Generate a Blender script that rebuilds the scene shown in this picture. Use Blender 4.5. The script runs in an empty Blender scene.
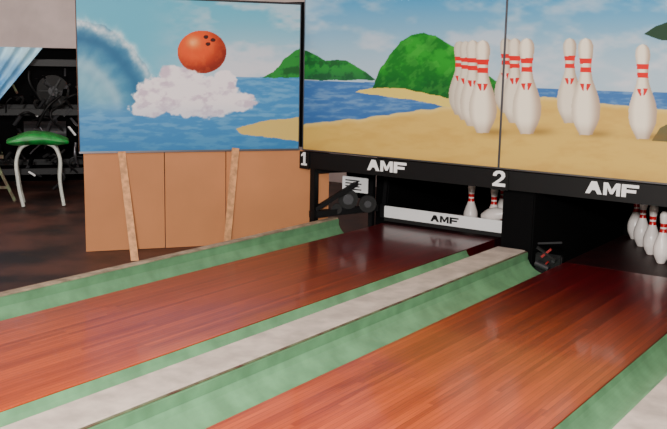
import bpy, bmesh, math, random
import numpy as np
from mathutils import Vector, Matrix
random.seed(4); rng=np.random.default_rng(7)
D=bpy.data; S=bpy.context.scene
def lin(v):
    v=np.asarray(v,dtype=float)/255.0
    return np.where(v<=0.04045, v/12.92, ((v+0.055)/1.055)**2.4)
def C(r,g,b): 
    a=lin([r,g,b]); return (float(a[0]),float(a[1]),float(a[2]),1.0)
# ---------- materials
def mat(name,col,rough=.6,metal=0,var=0.0,scale=8,coat=0,bump=0.0,col2=None,spec=.5):
    m=D.materials.new(name); m.use_nodes=True; n=m.node_tree.nodes; l=m.node_tree.links
    b=n['Principled BSDF']; b.inputs['Roughness'].default_value=rough; b.inputs['Metallic'].default_value=metal
    b.inputs['Coat Weight'].default_value=coat; b.inputs['Specular IOR Level'].default_value=spec
    b.inputs['Base Color'].default_value=C(*col)
    if var>0 or col2:
        tc=n.new('ShaderNodeTexCoord'); no=n.new('ShaderNodeTexNoise'); no.inputs['Scale'].default_value=scale
        no.inputs['Detail'].default_value=6; l.new(tc.outputs['Object'],no.inputs['Vector'])
        cr=n.new('ShaderNodeValToRGB'); cr.color_ramp.elements[0].position=.35; cr.color_ramp.elements[1].position=.65
        c2=col2 or tuple(max(0,c*(1-var)) for c in col)
        cr.color_ramp.elements[0].color=C(*c2); cr.color_ramp.elements[1].color=C(*col)
        l.new(no.outputs['Fac'],cr.inputs['Fac']); l.new(cr.outputs['Color'],b.inputs['Base Color'])
        if bump>0:
            bp=n.new('ShaderNodeBump'); bp.inputs['Strength'].default_value=bump; bp.inputs['Distance'].default_value=.01
            l.new(no.outputs['Fac'],bp.inputs['Height']); l.new(bp.outputs['Normal'],b.inputs['Normal'])
    return m
M={}
M['black']=mat('black_enamel',(8,8,10),.5,spec=.35)
M['matte']=mat('black_matte',(4,4,5),.9,spec=.1)
M['white']=mat('white_paint',(240,240,240),.5)
M['green']=mat('mint_green_paint',(104,154,112),.5,var=.16,scale=7,bump=.08)
M['grey']=mat('divider_grey_paint',(204,190,178),.55,var=.16,scale=9,bump=.15)
M['trim']=mat('tan_trim',(180,160,135),.6,var=.3,scale=9)
M['dirt']=mat('dark_dirty_edge',(80,50,40),.7,scale=14,col2=(100,110,80))
M['brown']=mat('brown_hardboard',(192,126,78),.7,var=.06,scale=2)
M['slat']=mat('pine_slat',(222,158,104),.6,var=.22,scale=24)
M['floor']=mat('worn_brown_floor',(84,50,40),.55,scale=2.5,col2=(26,15,14),bump=.2)
M['wall']=mat('plaster_wall',(225,205,200),.9,var=.08,scale=3)
M['steel']=mat('steel',(120,120,125),.35,metal=.9)
M['tube']=mat('white_tube',(205,210,200),.35)
M['vinyl']=mat('green_vinyl',(25,150,60),.45,var=.4,scale=12)
M['red']=mat('red_paint',(130,16,14),.4)
M['pin']=mat('pin_white',(245,234,228),.3,coat=.5)
M['pinr']=mat('pin_red',(200,14,22),.3,coat=.5)
M['rubber']=mat('rubber',(16,16,16),.8)
M['blue']=mat('curtain_blue',(70,145,200),.8,scale=3,col2=(165,206,222))
M['greybk']=mat('dark_grey_metal',(45,45,48),.5,metal=.4)
M['deck']=mat('shaded_pin_deck',(40,6,10),.5,var=.4,scale=6,spec=.25)  # shade under the mask is put into this dark deck colour
# lane wood
def lane_mat():
    m=D.materials.new('lane_wood'); m.use_nodes=True; n=m.node_tree.nodes; l=m.node_tree.links; b=n['Principled BSDF']
    def math_(op,a,bv=None,c=None):
        q=n.new('ShaderNodeMath'); q.operation=op
        for i,v in enumerate((a,bv,c)):
            if v is None: continue
            if isinstance(v,(int,float)): q.inputs[i].default_value=v
            else: l.new(v,q.inputs[i])
        return q.outputs[0]
    tc=n.new('ShaderNodeTexCoord'); sx=n.new('ShaderNodeSeparateXYZ'); l.new(tc.outputs['Object'],sx.inputs[0])
    bx=math_('DIVIDE',sx.outputs['X'],.0265); idx=math_('FLOOR',bx); fr=math_('FRACT',bx)
    wn=n.new('ShaderNodeTexWhiteNoise'); wn.noise_dimensions='1D'; l.new(idx,wn.inputs['W'])
    yb=math_('FLOOR',math_('ADD',math_('DIVIDE',sx.outputs['Y'],1.7),math_('MULTIPLY',wn.outputs['Value'],7.3)))
    wn2=n.new('ShaderNodeTexWhiteNoise'); wn2.noise_dimensions='2D'; cb=n.new('ShaderNodeCombineXYZ'); l.new(idx,cb.inputs[0]); l.new(yb,cb.inputs[1]); l.new(cb.outputs[0],wn2.inputs['Vector'])
    mp=n.new('ShaderNodeMapping'); mp.inputs['Scale'].default_value=(130,2.6,1); l.new(tc.outputs['Object'],mp.inputs[0])
    no=n.new('ShaderNodeTexNoise'); no.inputs['Scale'].default_value=1.5; no.inputs['Detail'].default_value=5; l.new(mp.outputs[0],no.inputs['Vector'])
    f=math_('ADD',math_('MULTIPLY',wn2.outputs['Value'],.32),math_('MULTIPLY',no.outputs['Fac'],.68))
    def ramp(a,c):
        r=n.new('ShaderNodeValToRGB'); l.new(f,r.inputs['Fac']); r.color_ramp.elements[0].position=.2; r.color_ramp.elements[1].position=.8
        r.color_ramp.elements[0].color=C(*a); r.color_ramp.elements[1].color=C(*c); return r
    r1=ramp((126,38,10),(206,88,34)); r2=ramp((58,3,10),(96,11,20))  # second ramp: redder wood toward the pins, with shade mixed into its colour
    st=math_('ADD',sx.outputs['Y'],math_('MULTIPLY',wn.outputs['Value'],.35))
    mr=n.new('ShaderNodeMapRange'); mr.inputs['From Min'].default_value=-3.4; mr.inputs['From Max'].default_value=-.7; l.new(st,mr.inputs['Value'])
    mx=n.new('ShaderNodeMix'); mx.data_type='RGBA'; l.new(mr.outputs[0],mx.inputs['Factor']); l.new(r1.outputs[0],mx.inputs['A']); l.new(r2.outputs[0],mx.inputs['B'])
    seam=math_('LESS_THAN',fr,.09)
    mx2=n.new('ShaderNodeMix'); mx2.data_type='RGBA'; l.new(math_('MULTIPLY',seam,.5),mx2.inputs['Factor']); l.new(mx.outputs['Result'],mx2.inputs['A']); mx2.inputs['B'].default_value=C(50,8,4)
    l.new(mx2.outputs['Result'],b.inputs['Base Color'])
    b.inputs['Roughness'].default_value=.32; b.inputs['Coat Weight'].default_value=.3; b.inputs['Coat Roughness'].default_value=.10
    return m
M['lane']=lane_mat()
def paint_mat():
    m=D.materials.new('mural_paint'); m.use_nodes=True; n=m.node_tree.nodes
    a=n.new('ShaderNodeVertexColor'); a.layer_name='paint'
    b=n['Principled BSDF']; b.inputs['Roughness'].default_value=.55; b.inputs['Specular IOR Level'].default_value=.25
    m.node_tree.links.new(a.outputs['Color'],b.inputs['Base Color']); return m
M['paint']=paint_mat()
# ---------- builders
def link(o,parent=None):
    S.collection.objects.link(o)
    if parent: o.parent=parent
    return o
def empty(name,loc=(0,0,0)):
    e=D.objects.new(name,None); e.empty_display_size=.1; e.location=loc; link(e); return e
def mesh(name,v,f,m,parent=None,smooth=False):
    me=D.meshes.new(name); me.from_pydata([tuple(x) for x in v],[],f); me.update()
    o=D.objects.new(name,me); me.materials.append(M[m] if isinstance(m,str) else m)
    if smooth:
        for p in me.polygons: p.use_smooth=True
    return link(o,parent)
def bm_obj(name,bm,m,parent=None,smooth=False):
    bmesh.ops.recalc_face_normals(bm,faces=bm.faces)
    me=D.meshes.new(name); bm.to_mesh(me); bm.free()
    for x in (m if isinstance(m,(list,tuple)) else [m]): me.materials.append(M[x])
    if smooth:
        for p in me.polygons: p.use_smooth=True
    return link(D.objects.new(name,me),parent)
def box(name,lo,hi,m,parent=None,bev=.004):
    bm=bmesh.new(); bmesh.ops.create_cube(bm,size=1)
    lo=Vector(lo);hi=Vector(hi)
    for v in bm.verts: v.co=Vector(((lo[i]+hi[i])/2+v.co[i]*(hi[i]-lo[i])) for i in range(3))
    if bev: bmesh.ops.bevel(bm,geom=bm.edges[:],offset=bev,segments=2,affect='EDGES')
    return bm_obj(name,bm,m,parent)
def beam(name,a,b,w,t,m,parent=None,side=(0,0,1),bev=.003):
    a=Vector(a);b=Vector(b); d=(b-a); L=d.length; d.normalize()
    s=Vector(side).cross(d)
    if s.length<1e-4: s=Vector((1,0,0)).cross(d)
    s.normalize(); u=d.cross(s)
    bm=bmesh.new(); bmesh.ops.create_cube(bm,size=1)
    for v in bm.verts: v.co=a+d*(v.co.z+.5)*L+s*v.co.x*w+u*v.co.y*t
    if bev: bmesh.ops.bevel(bm,geom=bm.edges[:],offset=bev,segments=2,affect='EDGES')
    return bm_obj(name,bm,m,parent)
def tube(name,pts,r,m,parent=None,cyc=False):
    cu=D.curves.new(name,'CURVE'); cu.dimensions='3D'; cu.bevel_depth=r; cu.bevel_resolution=4; cu.use_fill_caps=True
    sp=cu.splines.new('BEZIER'); sp.bezier_points.add(len(pts)-1)
    for p,q in zip(sp.bezier_points,pts):
        p.co=q; p.handle_left_type=p.handle_right_type='AUTO'
    sp.use_cyclic_u=cyc
    o=D.objects.new(name,cu); cu.materials.append(M[m]); 
    link(o); dg=bpy.context.evaluated_depsgraph_get(); me=D.meshes.new_from_object(o.evaluated_get(dg)); D.objects.remove(o)
    o=D.objects.new(name,me); return link(o,parent)
def cyl(name,a,b,r,m,parent=None,seg=28):
    a=Vector(a);b=Vector(b);d=b-a
    bm=bmesh.new(); bmesh.ops.create_cone(bm,cap_ends=True,segments=seg,radius1=r,radius2=r,depth=d.length)
    q=d.to_track_quat('Z','Y').to_matrix(); bmesh.ops.rotate(bm,verts=bm.verts,cent=(0,0,0),matrix=q)
    bmesh.ops.translate(bm,verts=bm.verts,vec=(a+b)/2)
    return bm_obj(name,bm,m,parent)
GLY={'A':[[(0,0),(.26,0),(.40,.30),(.60,.30),(.74,0),(1,0),(.66,1),(.34,1)]],
     'M':[[(0,0),(.22,0),(.22,.62),(.42,.12),(.58,.12),(.78,.62),(.78,0),(1,0),(1,1),(.74,1),(.5,.45),(.26,1),(0,1)]],
     'F':[[(0,0),(.27,0),(.27,.36),(.85,.36),(.85,.60),(.27,.60),(.27,.76),(1,.76),(1,1),(0,1)]],
     '1':[[(.12,0),(.95,0),(.95,.14),(.72,.14),(.72,1),(.45,1),(.10,.80),(.10,.66),(.42,.76),(.42,.14),(.12,.14)]],
     '2':[[(0,0),(1,0),(1,.2),(.40,.2),(.84,.48),(.97,.66),(.93,.86),(.74,.98),(.5,1),(.24,.97),(.05,.82),(.0,.66),(.27,.64),(.34,.78),(.5,.83),(.66,.77),(.69,.65),(.58,.52),(.0,.14)]]}
def text(name,s,loc,w,h,m,parent=None,ext=.003):
    bm=bmesh.new(); n=len(s); cw=w/n
    for k,ch in enumerate(s):
        for pg in GLY[ch]:
            x0=loc[0]-w/2+k*cw; z0=loc[2]-h/2; kk=.92 if n>1 else 1
            vs=[bm.verts.new((x0+p[0]*cw*kk,loc[1]-ext,z0+p[1]*h)) for p in pg]
            f=bm.faces.new(vs); r=bmesh.ops.extrude_face_region(bm,geom=[f])
            for v in [q for q in r['geom'] if isinstance(q,bmesh.types.BMVert)]: v.co.y+=ext
    bmesh.ops.triangulate(bm,faces=bm.faces[:])
    return bm_obj(name,bm,m,parent)
PROF=[(0,.026),(.01,.029),(.02,.0295),(.10,.046),(.16,.056),(.22,.0600),(.30,.0605),(.37,.056),(.45,.046),(.52,.036),(.58,.028),(.64,.0238),(.70,.0232),(.76,.0255),(.82,.029),(.88,.0322),(.93,.031),(.965,.025),(.985,.017),(1,.0)]
def pin(loc,axis=(0,0,1)):
    bm=bmesh.new(); seg=32; H=.381; rings=[]
    ts=np.linspace(0,1,60); rs=np.interp(ts,[p[0] for p in PROF],[p[1] for p in PROF])
    ts=list(ts)
    for t,r in zip(ts,rs):
        r=max(r,.001); rings.append([bm.verts.new((r*math.cos(2*math.pi*i/seg),r*math.sin(2*math.pi*i/seg),t*H)) for i in range(seg)])
    for k in range(len(rings)-1):
        t=(ts[k]+ts[k+1])/2
        for i in range(seg):
            f=bm.faces.new((rings[k][i],rings[k][(i+1)%seg],rings[k+1][(i+1)%seg],rings[k+1][i]))
            f.material_index=1 if (.60<t<.655 or .70<t<.755) else 0
            if .40<t<.49 and i in (22,23,24,25,26): f.material_index=1
    bm.faces.new(rings[0][::-1]); bm.faces.new(rings[-1])
    o=bm_obj('bowling_pin',bm,['pin','pinr'],None,True)
    o.location=loc; o.rotation_mode='QUATERNION'; o.rotation_quaternion=Vector(axis).to_track_quat('Z','Y')
    return o
# ---------- room
box('floor',(-8,-12,-.25),(8,3.2,-.15),'floor',bev=0)
box('wall_back',(-8,3.0,-.15),(8,3.2,3.2),'wall',bev=0)
box('wall_left',(-8.2,-12,-.15),(-8,3.2,3.2),'wall',bev=0)
box('ceiling',(-8.2,-12,3.2),(8,3.2,3.3),'wall',bev=0)
# ---------- lanes
Y0=-9.5
for x0,x1,ye in ((0,1.06,.26),(1.81,2.87,-.16)):
    e=empty('bowling_lane')
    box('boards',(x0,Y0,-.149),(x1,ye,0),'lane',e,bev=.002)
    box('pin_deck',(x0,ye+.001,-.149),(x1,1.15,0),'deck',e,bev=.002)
def gutter(x0,x1,y1):
    n=16; v=[];f=[]
    pts=[(x0+(x1-x0)*i/n, -.004-.085*math.sin(math.pi*i/n)**.7) for i in range(n+1)]
    prof=pts+[(x1,-.12),(x0,-.12)]; k=len(prof)
    for y in (Y0,y1): v+= [(p[0],y,p[1]) for p in prof]
    for i in range(k): f.append((i,(i+1)%k,k+(i+1)%k,k+i))
    f.append(tuple(range(k))[::-1]); f.append(tuple(range(k,2*k)))
    o=mesh('gutter',v,f,'green'); 
    bm=bmesh.new(); bm.from_mesh(o.data); bmesh.ops.recalc_face_normals(bm,faces=bm.faces); bm.to_mesh(o.data); bm.free()
for a,b,ye in ((-.238,-.002,-.05),(1.062,1.298,-.24),(1.562,1.808,-.24),(2.872,3.078,-.24)): gutter(a,b,ye)
def divider(x0,x1,y1,top='grey',w=.02,h=.05):
    e=empty('lane_divider')
    box('core',(x0,Y0,-.149),(x1,y1,h),'green',e,bev=.004)
    box('cap',(x0+w,Y0+.01,h+.0005),(x1-w,y1-.005,h+.012),top,e,bev=.004)
    if w>.01: box('edge_strip',(x1-w+.001,Y0+.01,h+.0005),(x1-.004,y1-.005,h+.006),'dirt',e,bev=.001)
divider(1.30,1.56,-.24); divider(3.08,3.62,-.24)
divider(-.31,-.24,-.05,'trim',.004)
# ---------- murals
Rr=np.array((.8161,.578,.0208)); Ru=np.array((-.1161,.1286,.9849)); Rb=np.array((.5662,-.8058,.1721))
EYE=np.array((4.07,-6.27,1.41)); F=902.0
def sketch(P):   # artwork draft coordinates for points of the panels
    q=P-EYE; w=-(q@Rb); return 333.5+F*(q@Rr)/w, 214.5-F*(q@Ru)/w
def vnoise(x,y,seed=0):
    r=np.random.default_rng(seed).random((64,64)); xi=np.floor(x).astype(int);yi=np.floor(y).astype(int);fx=x-xi;fy=y-yi
    fx=fx*fx*(3-2*fx);fy=fy*fy*(3-2*fy); g=lambda a,b:r[a%64,b%64]
    return (g(xi,yi)*(1-fx)+g(xi+1,yi)*fx)*(1-fy)+(g(xi,yi+1)*(1-fx)+g(xi+1,yi+1)*fx)*fy
def fbm(x,y,s=0): return (vnoise(x,y,s)*.5+vnoise(x*2.1,y*2.1,s+1)*.27+vnoise(x*4.3,y*4.3,s+2)*.15+vnoise(x*9,y*9,s+3)*.08)
def poly(x,y,pts):
    ins=np.zeros(x.shape,bool); n=len(pts)
    for i in range(n):
        x1,y1=pts[i];x2,y2=pts[(i+1)%n]
        if y1==y2: continue
        c=((y1>y)!=(y2>y))&(x<(x2-x1)*(y-y1)/(y2-y1)+x1); ins^=c
    return ins.astype(float)
def ss(a,b,x): t=np.clip((x-a)/(b-a),0,1); return t*t*(3-2*t)
def mixc(col,m,c):
    c=np.asarray(c,float); return col*(1-m[:,None])+c*m[:,None]
def full(x,c): return np.zeros((len(x),3))+np.array(c,float)
def sky(x,y):
    col=full(x,(44,136,190))
    col=mixc(col,ss(-30,80,y),(166,190,206))
    n=fbm(x/42+3,y/20,5); col=mixc(col,ss(.45,.78,n)*.45,(234,220,222))
    return col
def draw_pin(col,x,y,cx,top,bot,dim=1.0):
    H=bot-top; t=(bot-y)/H
    hw=np.interp(t,[p[0] for p in PROF],[p[1] for p in PROF])*H/.381*.94
    s=(x-cx)/np.maximum(hw,.3); m=((np.abs(s)<1)&(t>0)&(t<1)).astype(float)
    c=full(x,(244,232,210))*dim
    c=mixc(c,ss(.1,1,s)*.75,(150,122,100)); c=mixc(c,ss(-.5,-1,s)*.5,(160,142,125)); c=mixc(c,ss(.15,0,t)*.4,(140,115,95))
    c=mixc(c,((t>.735)&(t<.79)).astype(float),(212,16,20)); c=mixc(c,((t>.645)&(t<.70)).astype(float),(212,16,20))
    tri=((t>.455)&(t<.53)&(np.abs(s+.05)<.62*(t-.42)/.1)).astype(float)
    c=mixc(c,tri,(204,24,28)); c=mixc(c,tri*((np.abs(s+.05)<.12)).astype(float),(235,215,205))
    return col*(1-m[:,None])+c*m[:,None]
def art_main(x,y):
    col=sky(x,y)
    w=(fbm(x/12,y/12,9)-.5)
    sea=(y>80+0.035*(x-302)).astype(float)
    n=fbm(x/14,y/3.0,20)
    sc=full(x,(54,102,162)); sc=mixc(sc,ss(.4,.75,n)*.7,(112,150,190)); sc=mixc(sc,ss(100,130,y)*.4,(40,88,150))
    col=col*(1-sea[:,None])+sc*sea[:,None]
    h1=poly(x+w*3,y+w*3,[(270,80),(280,62),(296,50),(306,50),(318,56),(326,61),(336,59),(346,60),(356,66),(366,72),(376,80)])
    hc=full(x,(36,130,48)); hc=mixc(hc,ss(.45,.6,fbm(x/9,y/7,31)),(20,88,38)); hc=mixc(hc,ss(66,80,y)*.5,(30,80,60))
    col=col*(1-h1[:,None])+hc*h1[:,None]
    beach=poly(x+w*4,y+w*3,[(355,92),(372,87),(400,84),(440,88),(500,95),(500,110),(450,108),(410,99),(375,95)])
    col=mixc(col,beach,(218,194,92))
    h2=poly(x+w*3,y+w*3,[(372,88),(379,72),(390,55),(400,42),(412,35),(424,33),(436,36),(446,42),(456,48),(466,58),(500,84),(500,101),(450,99),(440,96),(425,93),(400,88)])
    hc=full(x,(28,142,34)); hc=mixc(hc,ss(.42,.66,fbm(x/13,y/11,33))*.9,(16,104,30)); hc=mixc(hc,ss(60,98,y)*.75,(12,68,32)); hc=mixc(hc,ss(.5,.6,fbm((x+y)/10,(x-y)/16,35))*.25,(90,176,64))
    col=col*(1-h2[:,None])+hc*h2[:,None]
    edge=np.interp(x,[300,330,360,400,450,500,545,600,640,700,800],[124,122,119,113,106,104,96,103,108,112,114])+w*4
    sand=ss(-.6,.6,y-edge); n=fbm(x/26,y/8,50)
    sd=full(x,(208,172,84)); sd=mixc(sd,ss(.4,.8,n)*.5,(190,148,68)); sd=mixc(sd,ss(135,175,y-.08*(x-302))*.6,(164,122,66)); sd=mixc(sd,ss(6,0,y-edge)*.5,(228,208,135))
    col=col*(1-sand[:,None])+sd*sand[:,None]
    rk=poly(x,y,[(644,34),(656,26),(668,22),(700,20),(700,42),(660,40)]); col=mixc(col,rk,(30,60,40))
    rk=poly(x,y,[(652,141),(660,128),(668,124),(720,122),(720,146)]); col=mixc(col,rk*.8,(70,70,50))
    for cx,b_ in ((484,133),(529,133),(588,135),(644,138)):
        sh=np.exp(-(((x-cx-9)/17)**2+((y-b_+1)/4.0)**2)*1.2); col=mixc(col,np.clip(sh*.6,0,1),(120,90,45))
    for cx,t_,b_,dm in ((460,41,115,.84),(466,41,120,.9),(473,40,126,.95),(483,40,133,1),(506,38,113,.86),(515,38,123,.93),(527,38,134,1),(570,38,123,.93),(586,38,135,1),(643,44,139,1)):
        col=draw_pin(col,x,y,cx,t_,b_,dm)
    return col
def art_left(x,y):
    col=full(x,(84,174,204)); col=mixc(col,ss(0,78,y)*ss(120,250,x),(186,202,216))
    n=fbm(x/40+3,y/18,5); col=mixc(col,ss(.45,.7,n)*ss(140,230,x)*.55,(234,222,228))
    w=(fbm(x/12,y/12,9)-.5)
    sea=(y>77).astype(float); n=fbm(x/14,y/3.2,20)
    sc=full(x,(58,130,188)); sc=mixc(sc,ss(.42,.7,n)*.5,(125,182,216)); sc=mixc(sc,ss(105,155,y)*.5,(30,102,156))
    col=col*(1-sea[:,None])+sc*sea[:,None]
    hc=full(x,(36,130,48)); hc=mixc(hc,ss(.45,.6,fbm(x/9,y/7,31)),(20,88,38))
    h=poly(x+w*3,y+w*3,[(262,78),(275,70),(286,58),(296,50),(305,46),(305,78)]); col=col*(1-h[:,None])+hc*h[:,None]
    dx=(x-70)/88; dy=(y-118)/100; r=np.sqrt(dx*dx+dy*dy); a=np.arctan2(-dy,dx)
    r=r+(fbm(x/18,y/18,63)-.5)*.08
    m=((r<1)&(y<122)).astype(float)*(1-ss(95,122,y))
    st=.5+.5*np.sin(a*22+r*7+fbm(x/14,y/14,61)*7)
    wc=full(x,(50,122,160)); wc=mixc(wc,st*.26,(130,190,210))
    wc=mixc(wc,np.exp(-((r-.82)/.09)**2)*.85,(28,90,132)); wc=mixc(wc,ss(.70,.35,r)*.7,(148,198,212)); wc=mixc(wc,np.exp(-((r-.55)/.07)**2)*.35,(225,236,240)); wc=mixc(wc,ss(.42,.2,r)*.6,(70,142,178))
    col=col*(1-m[:,None])+wc*m[:,None]
    cr=np.exp(-((r-.97+w*.10)/.055)**2)*(y<100)*ss(.1,.7,a)*(.3+.8*fbm(x/5,y/5,71)); col=mixc(col,np.clip(cr,0,1),(238,242,244))
    s=poly(x,y+w*4,[(236,128),(250,124),(275,120),(305,117),(305,142),(280,139),(255,136),(240,133)]); col=mixc(col,s,(206,178,98))
    f=np.full(len(x),-1.0)
    for cx,cy,rx,ry in ((160,94,26,20),(185,86,28,20),(212,93,30,18),(236,102,22,11),(150,108,22,10),(200,106,45,13),(172,76,14,12),(145,98,12,10),(225,82,14,12)):
        f=np.maximum(f,1-np.sqrt(((x-cx)/rx)**2+((y-cy)/ry)**2))
    f=f+(fbm(x/6,y/6,81)-.5)*.5; fm=ss(.0,.16,f)
    fc=full(x,(246,236,240)); fc=mixc(fc,ss(.46,.72,fbm(x/11,y/7,91))*.75,(196,172,194)); fc=mixc(fc,ss(98,120,y)*.4,(170,185,208))
    col=col*(1-fm[:,None])+fc*fm[:,None]
    bx=(x-202)/24.5; by=(y-52)/21.5; rr=np.sqrt(bx*bx+by*by); m=(rr<1).astype(float)
    bc=full(x,(222,74,14)); bc=mixc(bc,ss(.45,1.15,np.sqrt((bx+.3)**2+(by+.35)**2)/1.2)*.9,(112,22,6)); bc=mixc(bc,np.exp(-((bx+.35)**2+(by+.45)**2)/.06)*.8,(255,190,125))
    bc=mixc(bc,ss(.6,.3,fbm(x/4,y/4,95))*.2,(232,110,36))
    for hx,hy in ((206,37),(213,40),(208,44)): bc=mixc(bc,((((x-hx)/2.5)**2+((y-hy)/1.9)**2)<1).astype(float),(50,12,8))
    col=col*(1-m[:,None])+bc*m[:,None]
    f2=ss(.02,.2,f)*ss(62,72,y); col=mixc(col,f2*m,(240,228,230))
    return col
def mural(name,p0,p1,z0,z1,art,dens=.0042):
    p0=np.array(p0);p1=np.array(p1); L=np.linalg.norm(p1-p0); nx=int(L/dens); nz=int((z1-z0)/dens)
    d=(p1-p0)/L; nrm=np.array((d[1],-d[0]))
    u,vv=np.meshgrid(np.linspace(0,1,nx+1),np.linspace(0,1,nz+1)); u=u.ravel();vv=vv.ravel()
    P=np.zeros((len(u),3)); P[:,0]=p0[0]+(p1[0]-p0[0])*u; P[:,1]=p0[1]+(p1[1]-p0[1])*u; P[:,2]=z0+(z1-z0)*vv
    cx,cy=sketch(P); col=np.clip(art(cx,cy),0,255)
    i=np.arange(nz)[:,None]*(nx+1)+np.arange(nx)[None,:]; i=i.ravel(); F4=np.stack([i,i+1,i+nx+2,i+nx+1],1)
    me=D.meshes.new('painted_face'); me.vertices.add(len(P)); me.vertices.foreach_set('co',P.astype(np.float32).ravel())
    me.loops.add(F4.size); me.loops.foreach_set('vertex_index',F4.astype(np.int32).ravel())
    me.polygons.add(len(F4)); me.polygons.foreach_set('loop_start',(np.arange(len(F4))*4).astype(np.int32)); me.update(calc_edges=True); me.validate()
    ca=me.color_attributes.new('paint','FLOAT_COLOR','POINT'); rgba=np.ones((len(P),4)); rgba[:,:3]=lin(col); ca.data.foreach_set('color',rgba.astype(np.float32).ravel())
    me.materials.append(M['paint'])
    e=empty(name); o=link(D.objects.new('painted_face',me),e)
    n3=Vector((nrm[0],nrm[1],0)); a=Vector((p0[0],p0[1],0))-n3*.016; b=Vector((p1[0],p1[1],0))-n3*.016
    zc=(z0+z1)/2
    beam('backing_board',a+Vector((0,0,zc)),b+Vector((0,0,zc)),.03,z1-z0,'brown',e,bev=0)
    up=n3*.018
    for nm,q0,q1 in (('frame_bottom',a+Vector((0,0,z0+.007)),b+Vector((0,0,z0+.007))),('frame_top',a+Vector((0,0,z1)),b+Vector((0,0,z1)))):
        beam(nm,q0+up,q1+up,.010,.012,'greybk' if nm!='frame_bottom' else 'steel',e,bev=.002)
    for nm,q in (('frame_side_1',a+Vector((d[0],d[1],0))*.003),('frame_side_2',b-Vector((d[0],d[1],0))*.003)):
        beam(nm,q+up+Vector((0,0,z0)),q+up+Vector((0,0,z1)),.005,.008,'steel',e,bev=.001)
    return e
ym=-.27
P0=np.array((-.51,-.275)); P1=np.array((-1.53,-1.73))
mural('painted_mural_panel',(-.475,ym),(1.305,ym),.635,1.90,art_main)
mural('painted_mural_panel',(1.308,ym),(3.10,ym),.635,1.90,art_main)
mural('painted_mural_panel',P1,P0,.635,1.83,art_left)
# ---------- masking band
e=empty('pinsetter_masking_band')
for k,(a,b) in enumerate(((-.475,1.308),(1.31,3.10))):
    box('panel_%d'%(k+1),(a,ym+.0,.49),(b,ym+.04,.627),'black',e)
    cx=(.36,2.145)[k]
    text('logo_%d'%(k+1),'AMF',(cx,ym-.001,.571),.37,.085,'white',e)
    text('numeral_%d'%(k+1),str(k+1),((-.452,1.32)[k],ym-.010,.568),(.07,.10)[k],(.11,.115)[k],'white',e)
    box('numeral_plate_%d'%(k+1),((-.50,1.25)[k],ym-.009,.485),((-.40,1.39)[k],ym-.001,.628),'black',e,bev=.001)
# ---------- kickbacks / pit
def kick(x0,x1,y0,zt=.48):
    box('pinsetter_kickback',(x0,y0,-.149),(x1,1.9,zt),'matte',bev=.01)
kick(-.20,-.06,.45,.62); kick(1.33,1.58,-.225); kick(3.10,3.6,-.225)
box('pit_curtain',(-.6,1.95,-.149),(4.2,2.0,2.2),'matte',bev=0)
box('pinsetter_housing',(-.9,-.1,.64),(4.2,1.9,1.86),'matte',bev=.01)
# ---------- sweep bar
e=empty('pinsetter_sweep_bar')
box('bar',(-.03,.31,.045),(1.17,.335,.145),'white',e,bev=.006)
box('rubber_lip',(-.02,.315,.012),(1.16,.33,.048),'rubber',e,bev=.002)
text('logo','AMF',(.58,.308,.095),.27,.055,'black',e,ext=.002)
for x in (-.035,1.19):
    beam('arm',(x,.34,.10),(x,.40,.60),.03,.03,'black',e)
    box('end_clamp',(x-.02,.30,.04),(x+.02,.36,.16),'black',e)
# ---------- side frame
e=empty('pinsetter_side_frame')
beam('post',(-.40,-.20,-.149),(-.40,-.20,.49),.06,.05,'black',e)
beam('base_rail',(-.42,-.22,.09),(-.10,.32,.12),.05,.05,'black',e)
beam('brace',(-.38,-.20,.14),(-.16,.12,.36),.035,.03,'black',e)
beam('rear_post',(-.14,.30,-.149),(-.14,.30,.49),.045,.045,'black',e)
beam('top_rail',(-.40,-.20,.465),(-.12,.32,.465),.04,.04,'black',e)
cyl('drive_wheel',(-.25,.09,.21),(-.22,.05,.21),.085,'rubber',e); cyl('drive_hub',(-.226,.058,.21),(-.214,.042,.21),.045,'greybk',e)
cyl('small_pulley',(-.30,.0,.13),(-.28,-.03,.13),.045,'rubber',e)
box('label_plate',(-.32,.10,.27),(-.06,.115,.40),'white',e,bev=.003)
for i in range(4): box('label_line',(-.285,.094,.29+.025*i),(-.12-.02*(i%2),.099,.30+.025*i),'greybk',e,bev=0)
box('motor_block',(-.36,.2,.2),(-.2,.42,.45),'matte',e,bev=.02)
cyl('drive_wheel_2',(-.12,.20,.17),(-.09,.16,.17),.075,'rubber',e); cyl('drive_hub_2',(-.096,.168,.17),(-.084,.152,.17),.03,'greybk',e)
# gutter-end bracket beside the deck
e=empty('kickback_bracket')
box('plate',(1.60,-.21,-.11),(1.80,-.16,.05),'black',e,bev=.01)
beam('red_link',(1.66,-.23,.03),(1.72,-.22,.09),.016,.01,'red',e); beam('red_link_2',(1.71,-.23,.0),(1.67,-.23,-.05),.016,.01,'red',e)
cyl('bolt',(1.75,-.24,.01),(1.75,-.20,.01),.014,'greybk',e); beam('rod',(1.62,-.22,.12),(1.80,-.22,.15),.014,.014,'greybk',e)
beam('rod_2',(1.62,-.22,.09),(1.77,-.24,.02),.018,.014,'rubber',e)
cyl('roller',(1.62,-.24,-.02),(1.72,-.24,-.05),.022,'greybk',e)
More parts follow.
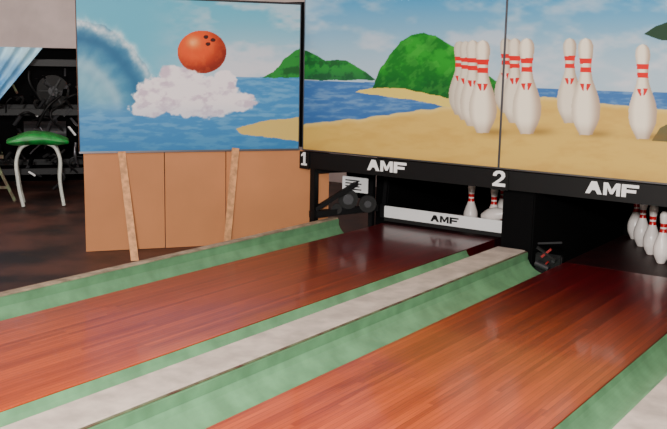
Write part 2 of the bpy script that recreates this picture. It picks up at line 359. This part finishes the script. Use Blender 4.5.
# ---------- partition
d=(P1-P0)/np.linalg.norm(P1-P0); nn=np.array((-d[1],d[0])); 
if nn[0]<0: nn=-nn
def pp(t,o,z): q=P0+d*t+nn*o; return (q[0],q[1],z)
e=empty('hardboard_partition'); Lp=np.linalg.norm(P1-P0)
cuts=[-.28,.62,1.12,Lp-.03]
for i in range(3):
    beam('sheet_%d'%(i+1),pp(cuts[i]+.003,-.02-.004*i,.2425),pp(cuts[i+1]-.003,-.02-.004*i,.2425),.012,.78,'brown',e,bev=.001)
beam('wooden_brace',pp(1.46,.03,.64),pp(1.42,.40,-.145),.05,.02,'slat',side=(nn[0],nn[1],0))
beam('wooden_brace',pp(.55,.03,.66),pp(.64,.10,-.145),.05,.02,'slat',side=(nn[0],nn[1],0))
# ---------- pins
pin((.67,.60,.001)); pin((.89,.58,.001)); pin((.86,.43,.14),(.9,.05,.22)); pin((.80,.95,.001))
for p in ((2.36,.26),(2.21,.52),(2.51,.52),(2.06,.78),(2.36,.78),(2.66,.78),(1.93,1.04),(2.21,1.04),(2.51,1.04),(2.80,1.04)): pin((p[0],p[1],.001))
# ---------- backstage left
vd=Vector((-.80,.60,0)); sd=Vector((.60,.80,0))
def bp(c,s,f,z): q=Vector(c)+sd*s+vd*f; return (q.x,q.y,z)
c=(-4.3,-.1,0)
e=empty('pinsetter_machine')
for s in (-.75,.75):
    for f in (0,.9): beam('upright',bp(c,s,f,-.149),bp(c,s,f,1.3),.07,.07,'black',e)
for z in (.1,.75,1.28):
    for f in (0,.9): beam('cross_rail',bp(c,-.78,f,z),bp(c,.78,f,z),.06,.06,'black',e)
    for s in (-.75,.75): beam('side_rail',bp(c,s,0,z),bp(c,s,.9,z),.06,.06,'black',e)
beam('back_cover',bp(c,-.78,.95,.58),bp(c,.78,.95,.58),.03,1.42,'matte',e)
cyl('flywheel',bp(c,.22,-.02,.98),bp(c,.22,.04,.98),.17,'rubber',e,seg=40); cyl('flywheel_hub',bp(c,.22,-.04,.98),bp(c,.22,-.02,.98),.05,'greybk',e)
for i in range(6):
    a=i*math.pi/3; beam('spoke',bp(c,.22,-.03,.98),bp(c,.22+.15*math.cos(a),-.03,.98+.15*math.sin(a)),.02,.01,'black',e)
cyl('motor',bp(c,-.1,.3,.5),bp(c,.35,.3,.5),.13,'greybk',e)
rr=random.Random(11)
for i in range(34):
    s=rr.uniform(-.6,.7); z=rr.uniform(-.05,1.2); s2=s+rr.uniform(-.3,.3); z2=min(1.25,max(-.1,z+rr.uniform(-.35,.35))); f=rr.uniform(-.12,.3)
    tube('cable_%d'%i,[bp(c,s,f,z),bp(c,(s+s2)/2+rr.uniform(-.1,.1),f-.04,(z+z2)/2+.05),bp(c,s2,f,z2)],rr.choice((.008,.012,.016)),rr.choice(('rubber','black','greybk','steel','black','black')),e)
for i in range(60):
    s=rr.uniform(-.5,.75); z=rr.uniform(.0,1.25); f=rr.uniform(-.14,.1); a=rr.uniform(.015,.05)
    beam('bracket_%d'%i,bp(c,s,f,z),bp(c,s+rr.uniform(-.08,.08),f-.02,z+rr.uniform(.03,.10)),a,.02,rr.choice(('greybk','steel','white','dirt') if i%3==0 else ('black','matte','greybk')),e)
# stool
c2=(-3.62,-.55,0); e=empty('green_stool')
bm=bmesh.new(); bmesh.ops.create_cube(bm,size=1); 
bmesh.ops.subdivide_edges(bm,edges=bm.edges[:],cuts=5,use_grid_fill=True)
for v in bm.verts:
    x,y,z=v.co; k=1-.25*abs(2*z)**3
    v.co=Vector(bp(c2,x*.60*k,y*.40*k,.545+z*.12*(1-.5*abs(2*x)**4)-.035*abs(2*x)**2))+Vector((rr.uniform(-1,1),rr.uniform(-1,1),rr.uniform(-1,1)))*.007
o=bm_obj('seat_cushion',bm,'vinyl',e,True); sm=o.modifiers.new('s','SUBSURF'); sm.levels=2; sm.render_levels=2
for f in (-.13,.13):
    tube('leg_frame',[bp(c2,-.16,f,-.135),bp(c2,-.2,f,.1),bp(c2,-.19,f,.40),bp(c2,-.12,f,.485),bp(c2,.12,f,.485),bp(c2,.19,f,.40),bp(c2,.2,f,.1),bp(c2,.23,f,-.135)],.018,'tube',e)
for s in (-.2,.2): tube('stretcher',[bp(c2,s,-.13,.08),bp(c2,s,0,.08),bp(c2,s,.13,.08)],.012,'tube',e)
# wooden trestle at far left
e=empty('wooden_trestle')
for a_,b_ in (((-.62,-.5,-.149),(-.40,-.5,.32)),((-.20,-.5,-.149),(-.40,-.48,.32))): beam('leg',bp(c,*a_),bp(c,*b_),.03,.03,'dirt',e)
beam('rung',bp(c,-.56,-.5,.0),bp(c,-.26,-.5,.0),.02,.02,'dirt',e)
beam('top',bp(c,-.56,-.49,.32),bp(c,-.30,-.49,.32),.12,.02,'dirt',e)
# blue tarp, gathered
nx=60;nz=24;v=[];f=[]
c3=(-3.75,-.72,0)
for j in range(nz+1):
    for i in range(nx+1):
        tz=j/nz; s=-.95+(i/nx)*(.60+.64*tz)
        v.append(bp(c3,s,.03*math.sin(i*.9)+.012*math.sin(j*1.1+i*.3)+.1,.66+tz*.78))
for j in range(nz):
    for i in range(nx): k=j*(nx+1)+i; f.append((k,k+1,k+nx+2,k+nx+1))
mesh('blue_tarp',v,f,'blue',None,True)
beam('upper_soffit_board',bp((-4.6,.1,0),-3.0,1.3,2.3),bp((-4.6,.1,0),2.6,1.3,2.3),.04,1.7,'wall',bev=.003)
beam('stage_curtain',bp((-4.6,.1,0),-3.0,1.4,.66),bp((-4.6,.1,0),2.6,1.4,.66),.04,1.6,'matte',bev=.003)
# ---------- lights
def area(name,loc,tgt,sz,p,col=(1,1,1)):
    l=D.lights.new(name,'AREA'); l.energy=p; l.size=sz; l.color=col; o=D.objects.new(name,l); link(o); o.location=loc
    o.rotation_euler=(Vector(tgt)-Vector(loc)).to_track_quat('-Z','Y').to_euler()
area('backstage_fill',(2.2,-4.8,3.1),(1.6,-3.4,0),1.2,120,(1,.93,.84))
area('backstage_fill',(-2.6,-2.6,3.1),(-3.6,.5,1.6),.8,120,(1,.93,.88))  # added fill that brightens the soffit backstage, stands for no known fixture
area('flash_lamp',(4.0,-6.6,2.0),(0.5,-.5,.85),.35,440,(1,.97,.93))
w=D.worlds.new('world'); S.world=w; w.use_nodes=True; w.node_tree.nodes['Background'].inputs[0].default_value=(1,.94,.86,1); w.node_tree.nodes['Background'].inputs[1].default_value=.24
# ---------- camera
cam=D.cameras.new('camera'); cam.sensor_width=36; cam.lens=F/667*36; co=D.objects.new('camera',cam); link(co)
m=Matrix(((Rr[0],Ru[0],Rb[0],EYE[0]),(Rr[1],Ru[1],Rb[1],EYE[1]),(Rr[2],Ru[2],Rb[2],EYE[2]),(0,0,0,1))); co.matrix_world=m
S.camera=co
